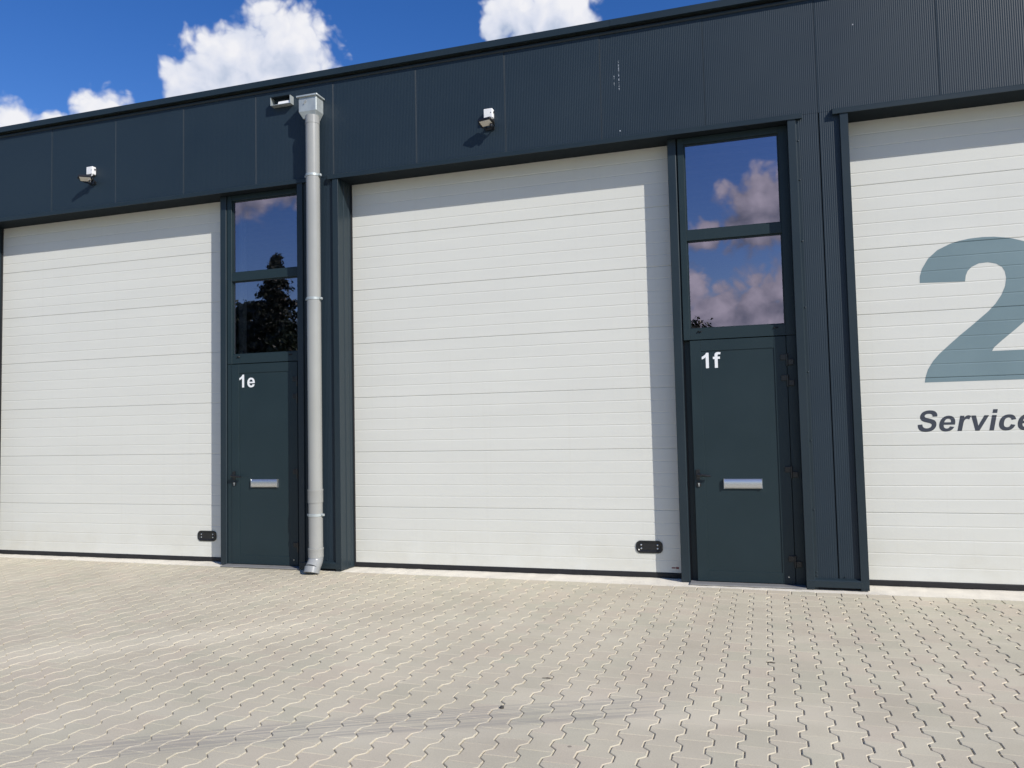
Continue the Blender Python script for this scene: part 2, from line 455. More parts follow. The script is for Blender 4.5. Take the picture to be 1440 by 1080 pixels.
class MB:
    """Collects shapes and links them as ONE mesh object."""

    def __init__(s):
        s.v = []; s.f = []; s.cuts = []

    def box(s, x0, x1, y0, y1, z0, z1):
        s.cuts.append((len(s.v), len(s.f)))
        b = len(s.v)
        s.v += [(x0, y0, z0), (x1, y0, z0), (x1, y1, z0), (x0, y1, z0), (x0, y0, z1), (x1, y0, z1), (x1, y1, z1), (x0, y1, z1)]
        s.f += [tuple(b + i for i in q) for q in ((3, 2, 1, 0), (4, 5, 6, 7), (0, 1, 5, 4), (1, 2, 6, 5), (2, 3, 7, 6), (3, 0, 4, 7))]
        return s

    def obox(s, c, ax, ay, az):
        """box from centre and three half-axis vectors"""
        s.cuts.append((len(s.v), len(s.f)))
        b = len(s.v); c = Vector(c); ax, ay, az = Vector(ax), Vector(ay), Vector(az)
        for k in (-1, 1):
            for i, j in ((-1, -1), (1, -1), (1, 1), (-1, 1)):
                s.v.append(tuple(c + ax * i + ay * j + az * k))
        s.f += [tuple(b + i for i in q) for q in ((3, 2, 1, 0), (4, 5, 6, 7), (0, 1, 5, 4), (1, 2, 6, 5), (2, 3, 7, 6), (3, 0, 4, 7))]
        return s

    def extrude_x(s, prof, x0, x1, caps=True):
        """closed (y, z) profile swept along x"""
        b = len(s.v); n = len(prof)
        s.v += [(x0, y, z) for y, z in prof] + [(x1, y, z) for y, z in prof]
        for i in range(n):
            j = (i + 1) % n
            s.f.append((b + i, b + j, b + n + j, b + n + i))
        if caps:
            s.f.append(tuple(b + n - 1 - i for i in range(n)))
            s.f.append(tuple(b + n + i for i in range(n)))
        return s

    def extrude_z(s, prof, z0, z1, caps=True):
        s.cuts.append((len(s.v), len(s.f)))
        b = len(s.v); n = len(prof)
        s.v += [(x, y, z0) for x, y in prof] + [(x, y, z1) for x, y in prof]
        for i in range(n):
            j = (i + 1) % n
            s.f.append((b + i, b + j, b + n + j, b + n + i))
        if caps:
            s.f.append(tuple(b + n - 1 - i for i in range(n)))
            s.f.append(tuple(b + n + i for i in range(n)))
        return s

    def tube(s, pts, rad, n=24, caps=True):
        """round tube through points, rad a number or one per point"""
        s.cuts.append((len(s.v), len(s.f)))
        b = len(s.v)
        pts = [Vector(p) for p in pts]
        if not hasattr(rad, '__len__'):
            rad = [rad] * len(pts)
        ref = Vector((1, 0, 0))
        for i, p in enumerate(pts):
            d = (pts[min(i + 1, len(pts) - 1)] - pts[max(i - 1, 0)]).normalized()
            a = (ref - d * ref.dot(d))
            if a.length < 1e-4:
                a = Vector((0, 1, 0)) - d * d.y
            a.normalize(); c = d.cross(a)
            for k in range(n):
                t = 2 * math.pi * k / n
                s.v.append(tuple(p + (a * math.cos(t) + c * math.sin(t)) * rad[i]))
        for i in range(len(pts) - 1):
            for k in range(n):
                j = (k + 1) % n
                s.f.append((b + i * n + k, b + i * n + j, b + (i + 1) * n + j, b + (i + 1) * n + k))
        if caps:
            s.f.append(tuple(b + n - 1 - k for k in range(n)))
            e = b + (len(pts) - 1) * n
            s.f.append(tuple(e + k for k in range(n)))
        return s

    def build(s, name, m, parent=None, bevel=0.0, smooth=False, seg=1, recalc=True):
        me = bpy.data.meshes.new(name)
        me.from_pydata(s.v, [], s.f)
        if bevel or recalc:
            bm = bmesh.new(); bm.from_mesh(me)
            if recalc:
                bmesh.ops.recalc_face_normals(bm, faces=bm.faces)
            if bevel:
                ed = [e for e in bm.edges if len(e.link_faces) == 2 and e.calc_face_angle(0) > .5]
                bmesh.ops.bevel(bm, geom=ed, offset=bevel, segments=seg, affect='EDGES', profile=.5, clamp_overlap=True)
            bm.to_mesh(me); bm.free()
        me.materials.append(MATS[m])
        if smooth:
            me.polygons.foreach_set('use_smooth', [True] * len(me.polygons))
            if hasattr(me, 'set_sharp_from_angle'):
                me.set_sharp_from_angle(angle=math.radians(38))
        ob = bpy.data.objects.new(name, me)
        COL.objects.link(ob)
        if parent:
            ob.parent = parent
            ob.matrix_parent_inverse = WORLD_INV(parent)
        return ob


def build_each(s, name, m, parent=None, **kw):
    """one object per shape"""
    cuts = s.cuts + [(len(s.v), len(s.f))]
    for (v0, f0), (v1, f1) in zip(cuts[:-1], cuts[1:]):
        q = MB(); q.v = s.v[v0:v1]; q.f = [tuple(i - v0 for i in f) for f in s.f[f0:f1]]
        q.build(name, m, parent, **kw)


MB.build_each = build_each


def WORLD_INV(o):
    """inverse world matrix worked out from the parents (the depsgraph has not run yet)"""
    m = Matrix.Identity(4)
    chain = []
    while o:
        chain.append(o); o = o.parent
    for q in reversed(chain):
        m = m @ q.matrix_parent_inverse @ q.matrix_basis
    return m.inverted()


def thing(name, label, cat, loc, group=None):
    o = bpy.data.objects.new(name, None)
    COL.objects.link(o)
    o.location = loc; o.empty_display_size = .2
    o['label'] = label; o['category'] = cat
    if group:
        o['group'] = group
    return o


def tag(o, label, cat, group=None):
    o['label'] = label; o['category'] = cat
    if group:
        o['group'] = group
    return o


# ------------------------------------------------------------------ lettering (outlines in font units, quadratic curves)
GL = {
    '1': (1139, "M807 0 L526 0 L526 1059 Q372 915 163 846 L163 1101 Q273 1137 402 1237 Q531 1338 579 1472 L807 1472 Z"),
    'e': (1139, "M762 338 L1042 291 Q988 137 871 56 Q755 -24 580 -24 Q303 -24 170 157 Q65 302 65 523 Q65 787 203 936 Q341 1086 552 1086 Q789 1086 926 929 Q1063 773 1057 450 L353 450 Q356 325 421 255 Q486 186 583 186 Q649 186 694 222 Q739 258 762 338 Z M778 622 Q775 744 715 807 Q655 871 569 871 Q477 871 417 804 Q357 737 358 622 Z"),
    'f': (682, "M24 1062 L180 1062 L180 1142 Q180 1276 208 1342 Q237 1408 313 1449 Q390 1491 507 1491 Q627 1491 742 1455 L704 1259 Q637 1275 575 1275 Q514 1275 487 1246 Q461 1218 461 1137 L461 1062 L671 1062 L671 841 L461 841 L461 0 L180 0 L180 841 L24 841 Z"),
    'S': (1366, "M74 477 L362 505 Q388 360 467 292 Q547 224 682 224 Q825 224 897 284 Q970 345 970 426 Q970 478 939 514 Q909 551 833 578 Q781 596 596 642 Q358 701 262 787 Q127 908 127 1082 Q127 1194 190 1291 Q254 1389 373 1440 Q493 1491 662 1491 Q938 1491 1077 1370 Q1217 1249 1224 1047 L928 1034 Q909 1147 846 1196 Q784 1246 659 1246 Q530 1246 457 1193 Q410 1159 410 1102 Q410 1050 454 1013 Q510 966 726 915 Q942 864 1045 809 Q1149 755 1207 660 Q1266 566 1266 427 Q1266 301 1196 191 Q1126 81 998 27 Q870 -26 679 -26 Q401 -26 252 102 Q103 231 74 477 Z"),
    'r': (797, "M416 0 L135 0 L135 1062 L396 1062 L396 911 Q463 1018 516 1052 Q570 1086 638 1086 Q734 1086 823 1033 L736 788 Q665 834 604 834 Q545 834 504 801 Q463 769 439 684 Q416 599 416 328 Z"),
    'v': (1139, "M440 0 L12 1062 L307 1062 L507 520 L565 339 Q588 408 594 430 Q608 475 624 520 L826 1062 L1115 1062 L693 0 Z"),
    'i': (569, "M147 1206 L147 1466 L428 1466 L428 1206 Z M147 0 L147 1062 L428 1062 L428 0 Z"),
    'c': (1139, "M1073 748 L796 698 Q782 781 732 823 Q683 865 604 865 Q499 865 436 792 Q374 720 374 550 Q374 361 437 283 Q501 205 608 205 Q688 205 739 250 Q790 296 811 407 L1087 360 Q1044 170 922 73 Q800 -24 595 -24 Q362 -24 223 123 Q85 270 85 530 Q85 793 224 939 Q363 1086 600 1086 Q794 1086 908 1002 Q1023 919 1073 748 Z"),
}


def contours(ch):
    adv, d = GL[ch]
    out = []; cur = []
    for tok in d.replace('M', '|M').replace('L', '|L').replace('Q', '|Q').replace('Z', '|Z').split('|'):
        tok = tok.strip()
        if not tok:
            continue
        k = tok[0]; n = [float(q) for q in tok[1:].split()]
        if k == 'M':
            cur = [(n[0], n[1])]
        elif k == 'L':
            cur.append((n[0], n[1]))
        elif k == 'Q':
            p0 = cur[-1]
            for i in range(1, 7):
                t = i / 6
                cur.append(((1 - t) ** 2 * p0[0] + 2 * t * (1 - t) * n[0] + t * t * n[2], (1 - t) ** 2 * p0[1] + 2 * t * (1 - t) * n[1] + t * t * n[3]))
        else:
            if math.dist(cur[0], cur[-1]) < 1:
                cur.pop()
            out.append(cur)
    return adv, out


def decal(name, loops, yfun, m, parent, zcuts=(), proud=.0012):
    """thin vinyl cut to the (x, z) loops, pressed onto the surface y = yfun(z)"""
    cu = bpy.data.curves.new(name, 'CURVE'); cu.dimensions = '2D'; cu.fill_mode = 'BOTH'
    for lp in loops:
        sp = cu.splines.new('POLY'); sp.points.add(len(lp) - 1)
        for q, (x, z) in zip(sp.points, lp):
            q.co = (x, z, 0, 1)
        sp.use_cyclic_u = True
    tmp = bpy.data.objects.new('lettering', cu); COL.objects.link(tmp)
    dg = bpy.context.evaluated_depsgraph_get()
    me = bpy.data.meshes.new_from_object(tmp.evaluated_get(dg))
    bpy.data.objects.remove(tmp); bpy.data.curves.remove(cu)
    bm = bmesh.new(); bm.from_mesh(me)
    for zc in zcuts:
        bmesh.ops.bisect_plane(bm, geom=bm.verts[:] + bm.edges[:] + bm.faces[:], plane_co=(0, zc, 0), plane_no=(0, 1, 0))
    bmesh.ops.remove_doubles(bm, verts=bm.verts, dist=1e-5)
    for v in bm.verts:
        x, z = v.co.x, v.co.y
        v.co = (x, yfun(z) - proud, z)
    for f in bm.faces:
        f.normal_update()
        if f.normal.y > 0:
            f.normal_flip()
    bm.to_mesh(me); bm.free()
    me.name = name
    me.materials.clear(); me.materials.append(MATS[m])
    ob = bpy.data.objects.new(name, me); COL.objects.link(ob)
    ob.parent = parent; ob.matrix_parent_inverse = WORLD_INV(parent)
    return ob


def text_loops(s, x, z, k, shear=0.0, track=0.0):
    loops = []
    for ch in s:
        adv, cs = contours(ch)
        for c in cs:
            loops.append([(x + (px + shear * pz) * k, z + pz * k) for px, pz in c])
        x += (adv + track) * k
    return loops


# ------------------------------------------------------------------ the setting: ground, paving
def kind(o, k='structure'):
    o['kind'] = k
    return o


g = MB()
g.v = [(-900, -900, -.03), (900, -900, -.03), (900, 900, -.03), (-900, 900, -.03)]
g.f = [(0, 1, 2, 3)]
kind(g.build('ground', 'ground soil'))

TH = -.018                                   # the paving lies slightly askew to the facade
ct, st_ = math.cos(TH), math.sin(TH)


def pav(u, v):
    return (u * ct - v * st_, u * st_ + v * ct)


PX0, PX1, PV0, PV1 = -13.5, 8.5, -.232, -12.0
b = MB()
c4 = [pav(PX0 - .3, PV1 - .3), pav(PX1 + .3, PV1 - .3), pav(PX1 + .3, -.05), pav(PX0 - .3, -.05)]
b.v = [(x, y, -.0085) for x, y in c4]; b.f = [(0, 1, 2, 3)]
kind(b.build('sand', 'joint sand'))


def build_paving():
    P, A = .2, .0165
    pitch = .139
    GAPS, GAPE, CH, CD = .0028, .0012, .0040, .0034
    V, Fc, T = [], [], []

    def offs(v, ph):
        """signed wave of the column's half width at v (period P, widest at v = ph)"""
        t = ((v - ph + P / 2) % P) - P / 2
        t = abs(t)
        if t < .0335:
            return A
        if t < .0665:
            return A - 2 * A * (t - .0335) / .033
        return -A

    def stone(cu, v0, v1, ph, tone, rect=None):
        bps = {round(v0, 6), round(v1, 6)}
        if rect is None:
            n0 = math.floor((v0 - ph) / P) - 1
            for n in range(n0, n0 + 4):
                for q in (.0335, .0665, .1335, .1665):
                    vv = ph + n * P + q
                    if v0 + .004 < vv < v1 - .004:
                        bps.add(round(vv, 6))
        vs = sorted(bps)
        dz = rng.normal(0, .0007); tx, ty = rng.normal(0, .004, 2)

        def ring(gs, ge, z):
            L_, R_ = [], []
            for i, vv in enumerate(vs):
                w = (rect if rect else pitch / 2 + offs(min(max(vv, v0 + 1e-4), v1 - 1e-4), ph)) - gs
                q = vv
                if i == 0:
                    q += ge
                if i == len(vs) - 1:
                    q -= ge
                L_.append((cu - w, q)); R_.append((cu + w, q))
            pts = R_ + L_[::-1]
            vm = (v0 + v1) / 2
            return [(*pav(u, v), z + dz + (u - cu) * tx + (v - vm) * ty) for u, v in pts]
        top = ring(GAPS + CH, GAPE + CH * .55, 0.0)
        mid = ring(GAPS, GAPE, -CD)
        bot = ring(GAPS, GAPE, -.02)
        n = len(top); b0 = len(V)
        V.extend(top); V.extend(mid); V.extend(bot)
        T.extend([tone] * (3 * n))
        Fc.append(tuple(range(b0, b0 + n)))
        for a in (0, n):
            for i in range(n):
                j = (i + 1) % n
                Fc.append((b0 + a + i, b0 + a + n + i, b0 + a + n + j, b0 + a + j))

    k0, k1 = math.floor((PX0 - .183) / pitch), math.ceil((PX1 - .183) / pitch)
    for k in range(k0, k1):
        cu = .183 + pitch * k
        ph = -.444 - (.1 if k % 2 else 0)
        v = PV0
        nxt = ph + math.floor((PV0 - ph) / P - 1e-6) * P
        ctone = rng.uniform(-.05, .05)
        while v > PV1:
            if v - nxt > .03:
                stone(cu, nxt, v, ph, float(np.clip(rng.uniform(.05, .95) + ctone, 0, 1)))
            v = nxt; nxt -= P
    # soldier course along the building
    u = PX0
    while u < PX1:
        stone(u + .1, -.228, -.098, 0, float(rng.uniform(.1, .95)), rect=.1)
        u += .2
    me = bpy.data.meshes.new('paving')
    me.from_pydata(V, [], Fc)
    at = me.attributes.new('tone', 'FLOAT', 'POINT'); at.data.foreach_set('value', np.array(T, dtype=np.float32))
    me.materials.append(MATS['concrete pavers'])
    o = bpy.data.objects.new('paving', me); COL.objects.link(o)
    kind(o)


build_paving()

# poured concrete strip between the soldier course and the doors
bm = bmesh.new()
NX = 320
rows = []
for j, fy in enumerate((0, .5, 1)):
    r = []
    for i in range(NX + 1):
        u = PX0 + (PX1 - PX0) * i / NX
        e = pav(u, -.094 + rng.normal(0, .0035))
        y = e[1] + (.45 - e[1]) * fy
        r.append(bm.verts.new((e[0], y, .004 + (0 if j else -.002) + rng.normal(0, .0012))))
    rows.append(r)
low = [bm.verts.new((v.co.x, v.co.y - .002, -.02)) for v in rows[0]]
for a, c in ((rows[0], rows[1]), (rows[1], rows[2]), (low, rows[0])):
    for i in range(NX):
        bm.faces.new((a[i], a[i + 1], c[i + 1], c[i]))
me = bpy.data.meshes.new('concrete_strip'); bm.to_mesh(me); bm.free()
me.materials.append(MATS['concrete'])
o = bpy.data.objects.new('concrete_strip', me); COL.objects.link(o); kind(o)

# ------------------------------------------------------------------ the building
BX0, BX1 = -16.0, 11.0
ZL, ZT = 4.215, 5.35                          # lintel edge, top of cladding
PITCH_U = 5.1
DOORY = .25
bld = thing('industrial_building', 'anthracite clad industrial unit row with white sectional doors and narrow glazed entrances', 'building', (-2, 6, 0))

# ribbed cladding, one mesh per panel
RIB, RD = .9845 / 58, .0009


def ribbed(x0, x1, z0, z1, name):
    """micro-ribbed sheet facing -y, ribs on the world grid so that neighbours line up"""
    prof = []
    k = math.floor(x0 / RIB)
    prof.append((x0, 0.0))
    while k * RIB < x1:
        for q, d in ((.0, 0), (.30, 0), (.55, RD), (.75, RD)):
            x = (k + q) * RIB
            if x0 + .001 < x < x1 - .001:
                prof.append((x, d))
        k += 1
    prof.append((x1, 0.0))
    # folded panel edges running back into the joint
    mid = [q for q in prof[1:-1] if x0 + .006 < q[0] < x1 - .006]
    prof = [(x0, .022), (x0, .0012), (x0 + .0012, 0), (x0 + .005, 0)] + mid + [(x1 - .005, 0), (x1 - .0012, 0), (x1, .0012), (x1, .022)]
    bmv = MB()
    n = len(prof)
    bmv.v = [(x, y, z0) for x, y in prof] + [(x, y, z1) for x, y in prof]
    bmv.f = [(i, i + 1, n + i + 1, n + i) for i in range(n - 1)]
    me_o = bmv.build(name, 'cladding paint', bld, recalc=False)
    return me_o


SEAM0, SEAMP = .698, .9845
seams = [SEAM0 + SEAMP * k for k in range(-17, 11)]
GAPJ = .0024
for a, c in zip(seams[:-1], seams[1:]):
    jit = rng.uniform(-.0015, .0015)
    p = ribbed(a + GAPJ / 2, c - GAPJ / 2, ZL + .045, ZT - .002, 'cladding_panel')
    p.location.y = jit + .001
    for v in p.data.vertices:                       # each sheet laps a little proud of the next
        if v.co.y < .01:
            v.co.y -= .0020 * (v.co.x - a) / SEAMP
# dark sealing behind the joints
b = MB(); b.box(seams[0], seams[-1], .028, .20, ZL + .02, ZT + .02)
b.build('wall_core', 'black rubber', bld)

# parapet: capping, recess, drip bead
b = MB()
b.extrude_x([(-.062, 5.358), (-.062, 5.418), (-.056, 5.428), (.30, 5.455), (.30, 5.40), (-.035, 5.372), (-.035, 5.358)], BX0, BX1)
b.build('parapet_capping', 'trim paint', bld)
b = MB()
b.extrude_x([(-.014, 5.322), (-.014, 5.334), (0.0, 5.346), (.02, 5.346), (.02, 5.31), (-.006, 5.31)], BX0, BX1)
b.build('drip_bead', 'trim paint', bld)
# small joint covers on the capping
b = MB()
for x in (-13.1, -7.1, -1.1, 4.9):
    b.box(x - .05, x + .05, -.0645, -.0635, 5.359, 5.417)
b.build_each('capping_joint_cover', 'trim paint', bld)

UNITS = [(-2, ''), (-1, 'e'), (0, 'f')]       # entrance units; left door edge of the unit's own garage door follows at +1.61
POST0 = -.66


def prof_y(z):
    """relief of a sectional door: depth behind its front face at height z"""
    if z < .058 or z > 4.216:
        return 0.0
    t = (z - .058) / .1188
    k = round(t)
    d = (z - .058) - k * .1188
    if 0 < k < 35:
        if k % 5 == 0:
            for (d0, y0), (d1, y1) in zip(SECP[:-1], SECP[1:]):
                if d0 <= d <= d1:
                    return y0 + (y1 - y0) * (d - d0) / max(d1 - d0, 1e-6)
        else:
            for (d0, y0), (d1, y1) in zip(RIBP[:-1], RIBP[1:]):
                if d0 <= d <= d1:
                    return y0 + (y1 - y0) * (d - d0) / max(d1 - d0, 1e-6)
    return 0.0


RIBP = [(-.0072, 0), (-.0015, .0027), (.0065, 0)]
SECP = [(-.0065, 0), (-.0022, .0032), (-.0016, .0065), (.0004, .0065), (.0010, .0032), (.0065, 0)]


def zcuts():
    out = []
    for k in range(1, 35):
        for d, _ in (SECP if k % 5 == 0 else RIBP):
            out.append(.058 + .1188 * k + d)
    return out


ZC = zcuts()


def rounded(x0, x1, z0, z1, r, n=8):
    out = []
    for cx, cz, a in ((x1 - r, z1 - r, 0), (x0 + r, z1 - r, 90), (x0 + r, z0 + r, 180), (x1 - r, z0 + r, 270)):
        for i in range(n + 1):
            t = math.radians(a + 90 * i / n)
            out.append((cx + r * math.cos(t), cz + r * math.sin(t)))
    return out


def garage_door(x0, x1, label):
    zs = [(.058, 0.0)]
    for k in range(1, 35):
        for d, y in (SECP if k % 5 == 0 else RIBP):
            zs.append((.058 + .1188 * k + d, y))
    zs.append((4.24, 0.0))
    b = MB(); n = len(zs)
    xa, xb = x0 - .03, x1 + .03
    b.v = [(xa, DOORY + y, z) for z, y in zs] + [(xb, DOORY + y, z) for z, y in zs] + \
          [(xa, DOORY + .045, .058), (xb, DOORY + .045, .058), (xa, DOORY + .045, 4.24), (xb, DOORY + .045, 4.24)]
    b.f = [(i, n + i, n + i + 1, i + 1) for i in range(n - 1)]
    q = 2 * n
    b.f += [(q, q + 2, q + 3, q + 1), (0, q, q + 1, n)]
    d = b.build('garage_door', 'white door paint', bld, recalc=False)
    d['label'] = label
    b = MB()
    b.extrude_x([(DOORY - .006, .012), (DOORY - .008, .05), (DOORY - .004, .057), (DOORY + .04, .057), (DOORY + .04, .012), (DOORY + .015, .005)], xa, xb)
    b.build('bottom_seal', 'black rubber', d)
    # rubber edge seals in the reveal
    b = MB()
    b.box(x0 - .001, x0 + .013, DOORY - .022, DOORY - .002, .02, ZL)
    b.box(x1 - .004, x1 + .010, DOORY - .012, DOORY - .002, .02, ZL)
    b.build_each('edge_seal', 'black rubber', d)
    # recessed grip, lower right
    hx0, hx1, hz0, hz1 = x1 - .435, x1 - .178, .238, .358
    outer = rounded(hx0, hx1, hz0, hz1, .045)
    inner = rounded(hx0 + .018, hx1 - .018, hz0 + .018, hz1 - .018, .030)
    m = len(outer)
    b = MB()
    for ring, y in ((outer, DOORY - .001), (outer, DOORY - .008), (inner, DOORY - .0085), (rounded(hx0 + .024, hx1 - .024, hz0 + .026, hz1 - .022, .026), DOORY - .0025)):
        b.v += [(x, y, z) for x, z in ring]
    for r in range(3):
        for i in range(m):
            j = (i + 1) % m
            b.f.append((r * m + i, r * m + j, (r + 1) * m + j, (r + 1) * m + i))
    b.f.append(tuple(3 * m + i for i in range(m)))
    b.build('recessed_grip', 'black plastic', d)
    b = MB()
    for sx in (hx0 + .050, hx1 - .050):
        for sz in (.283, .317):
            b.tube([(sx, DOORY - .002, sz), (sx, DOORY - .006, sz), (sx, DOORY - .008, sz)], [.0075, .0075, .004], 10)
    b.build_each('screw', 'brushed aluminium', d, smooth=True)
    # guide rails and panel backs inside
    for x in (x0 - .085, x1 + .065):
        b = MB()
        b.extrude_z([(x, .305), (x + .03, .305), (x + .03, .309), (x + .004, .309), (x + .004, .416), (x + .05, .416), (x + .05, .42), (x, .42)], .02, 4.5)
        b.build('guide_rail', 'galvanised steel', d)
    return d


door_labels = {-3: 'white sectional garage door at the far left end of the row',
               -2: 'plain white sectional garage door left of entrance 1e',
               -1: 'plain white sectional garage door between entrances 1e and 1f',
               0: 'white sectional garage door with a big grey 2 and the word Service'}
doors = {}
for k in (-3, -2, -1, 0):
    x0 = .952 + PITCH_U * k
    doors[k] = garage_door(x0, x0 + 3.49, door_labels[k])
# maker's sticker on the middle door: a small dark red and grey mark
d = doors[-1]
decal('maker_sticker', [[(-.758, .098), (-.722, .098), (-.722, .110), (-.758, .110)], [(-.718, .094), (-.690, .094), (-.690, .114), (-.718, .114)]],
      lambda z: DOORY, 'red vinyl', d)

# big 2 and Service
two_outer = [(1.503, 2.690), (1.506, 2.75), (1.526, 2.815), (1.579, 2.904), (1.655, 2.972), (1.757, 3.020), (1.83, 3.040), (1.915, 3.053), (2.01, 3.057),
             (2.10, 3.052), (2.219, 3.031), (2.327, 2.992), (2.41, 2.938), (2.47, 2.865), (2.505, 2.78), (2.515, 2.69), (2.50, 2.60), (2.46, 2.50),
             (2.40, 2.41), (2.32, 2.32), (2.22, 2.23), (2.12, 2.145), (2.055, 2.085), (2.039, 2.055), (2.52, 2.056), (2.52, 1.801), (1.503, 1.801),
             (1.512, 1.85), (1.533, 1.915), (1.58, 1.992), (1.63, 2.05), (1.71, 2.125), (1.804, 2.21), (1.89, 2.282), (1.965, 2.348), (2.03, 2.405), (2.085, 2.466), (2.135, 2.541),
             (2.166, 2.616), (2.177, 2.685), (2.170, 2.74), (2.150, 2.782), (2.105, 2.815), (2.044, 2.832), (1.974, 2.828), (1.917, 2.801), (1.885, 2.768), (1.868, 2.728), (1.860, 2.677)]


def yd(z):
    return DOORY + prof_y(z)


decal('number_two', [two_outer], yd, 'grey green vinyl', doors[0], ZC)
decal('service_lettering', text_loops('Service', 1.408, 1.368, .0001245, .21, 10), yd, 'slate vinyl', doors[0], ZC)

# jambs, lintels, pilasters and entrance units, repeated every 5.1 m
for k in (-3, -2, -1, 0):
    X = PITCH_U * k
    # lintel flashing over door + entrance: from door edge - .145 to entrance trim + .05
    xa, xb = X + .815, X + .815 + 4.846
    b = MB()
    b.extrude_x([(-.040, ZL), (-.040, ZL + .040), (-.034, ZL + .047), (-.004, ZL + .060), (.05, ZL + .060), (.05, ZL + .012), (-.030, ZL + .012), (-.030, ZL)], xa, xb)
    b.build('lintel_flashing', 'trim paint', bld)
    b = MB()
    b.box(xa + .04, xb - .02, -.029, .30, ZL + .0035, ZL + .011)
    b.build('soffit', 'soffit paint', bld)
    # jamb at the left of the garage door: proud face, stepped reveal
    x1 = X + .952
    b = MB()
    b.extrude_z([(x1 - .078, -.030), (x1 - .010, -.030), (x1 - .010, .085), (x1 - .004, .088), (x1 - .004, .175), (x1 + .001, .178), (x1 + .001, .30), (x1 - .078, .30)], .012, ZL + .003)
    b.build('door_jamb', 'trim paint', bld, bevel=.0015)
    # entrance trim at the left of the pilaster
    x2 = X + .434
    b = MB()
    b.extrude_z([(x2, -.030), (x2 + .068, -.030), (x2 + .074, -.008), (x2 + .098, -.008), (x2 + .098, .01), (x2 + .05, .01), (x2 + .05, .30), (x2, .30)], .012, ZL + .003)
    b.build('entrance_trim', 'trim paint', bld, bevel=.0015)
    b = MB()
    for z in (.125, .155, .70, 1.31, 1.92, 2.50, 3.10, 3.66, 4.02):
        b.tube([(x2 + .087, -.006, z), (x2 + .087, -.012, z), (x2 + .087, -.0145, z)], [.008, .007, .003], 8)
    for z, dx in ((.118, .32), (.12, .45)):
        b.tube([(x2 + dx, .0, z), (x2 + dx, -.006, z), (x2 + dx, -.008, z)], [.007, .006, .003], 8)
    b.build_each('trim_screw', 'trim paint', bld, smooth=True)
    # pilaster cladding, one seam
    xs = X + .702
    ribbed(x2 + .085, xs - .005, .055, ZL + .043, 'pilaster_panel').location.y = .001
    ribbed(xs + .005, x1 - .070, .055, ZL + .043, 'pilaster_panel').location.y = .0015
    b = MB(); b.box(x2 + .05, x1 - .04, .028, .28, .0, ZL + .01)
    b.build('pilaster_core', 'black rubber', bld)
    # base flashing
    b = MB()
    b.extrude_x([(-.034, .030), (-.034, .085), (-.028, .092), (-.004, .104), (.015, .104), (.015, .030)], x2 + .001, x1 - .075)
    b.build('base_flashing', 'trim paint', bld)
    b = MB()
    b.box(x1 - .0745, x1 - .012, -.034, -.0305, .030, .088)
    b.build('jamb_foot', 'trim paint', bld)


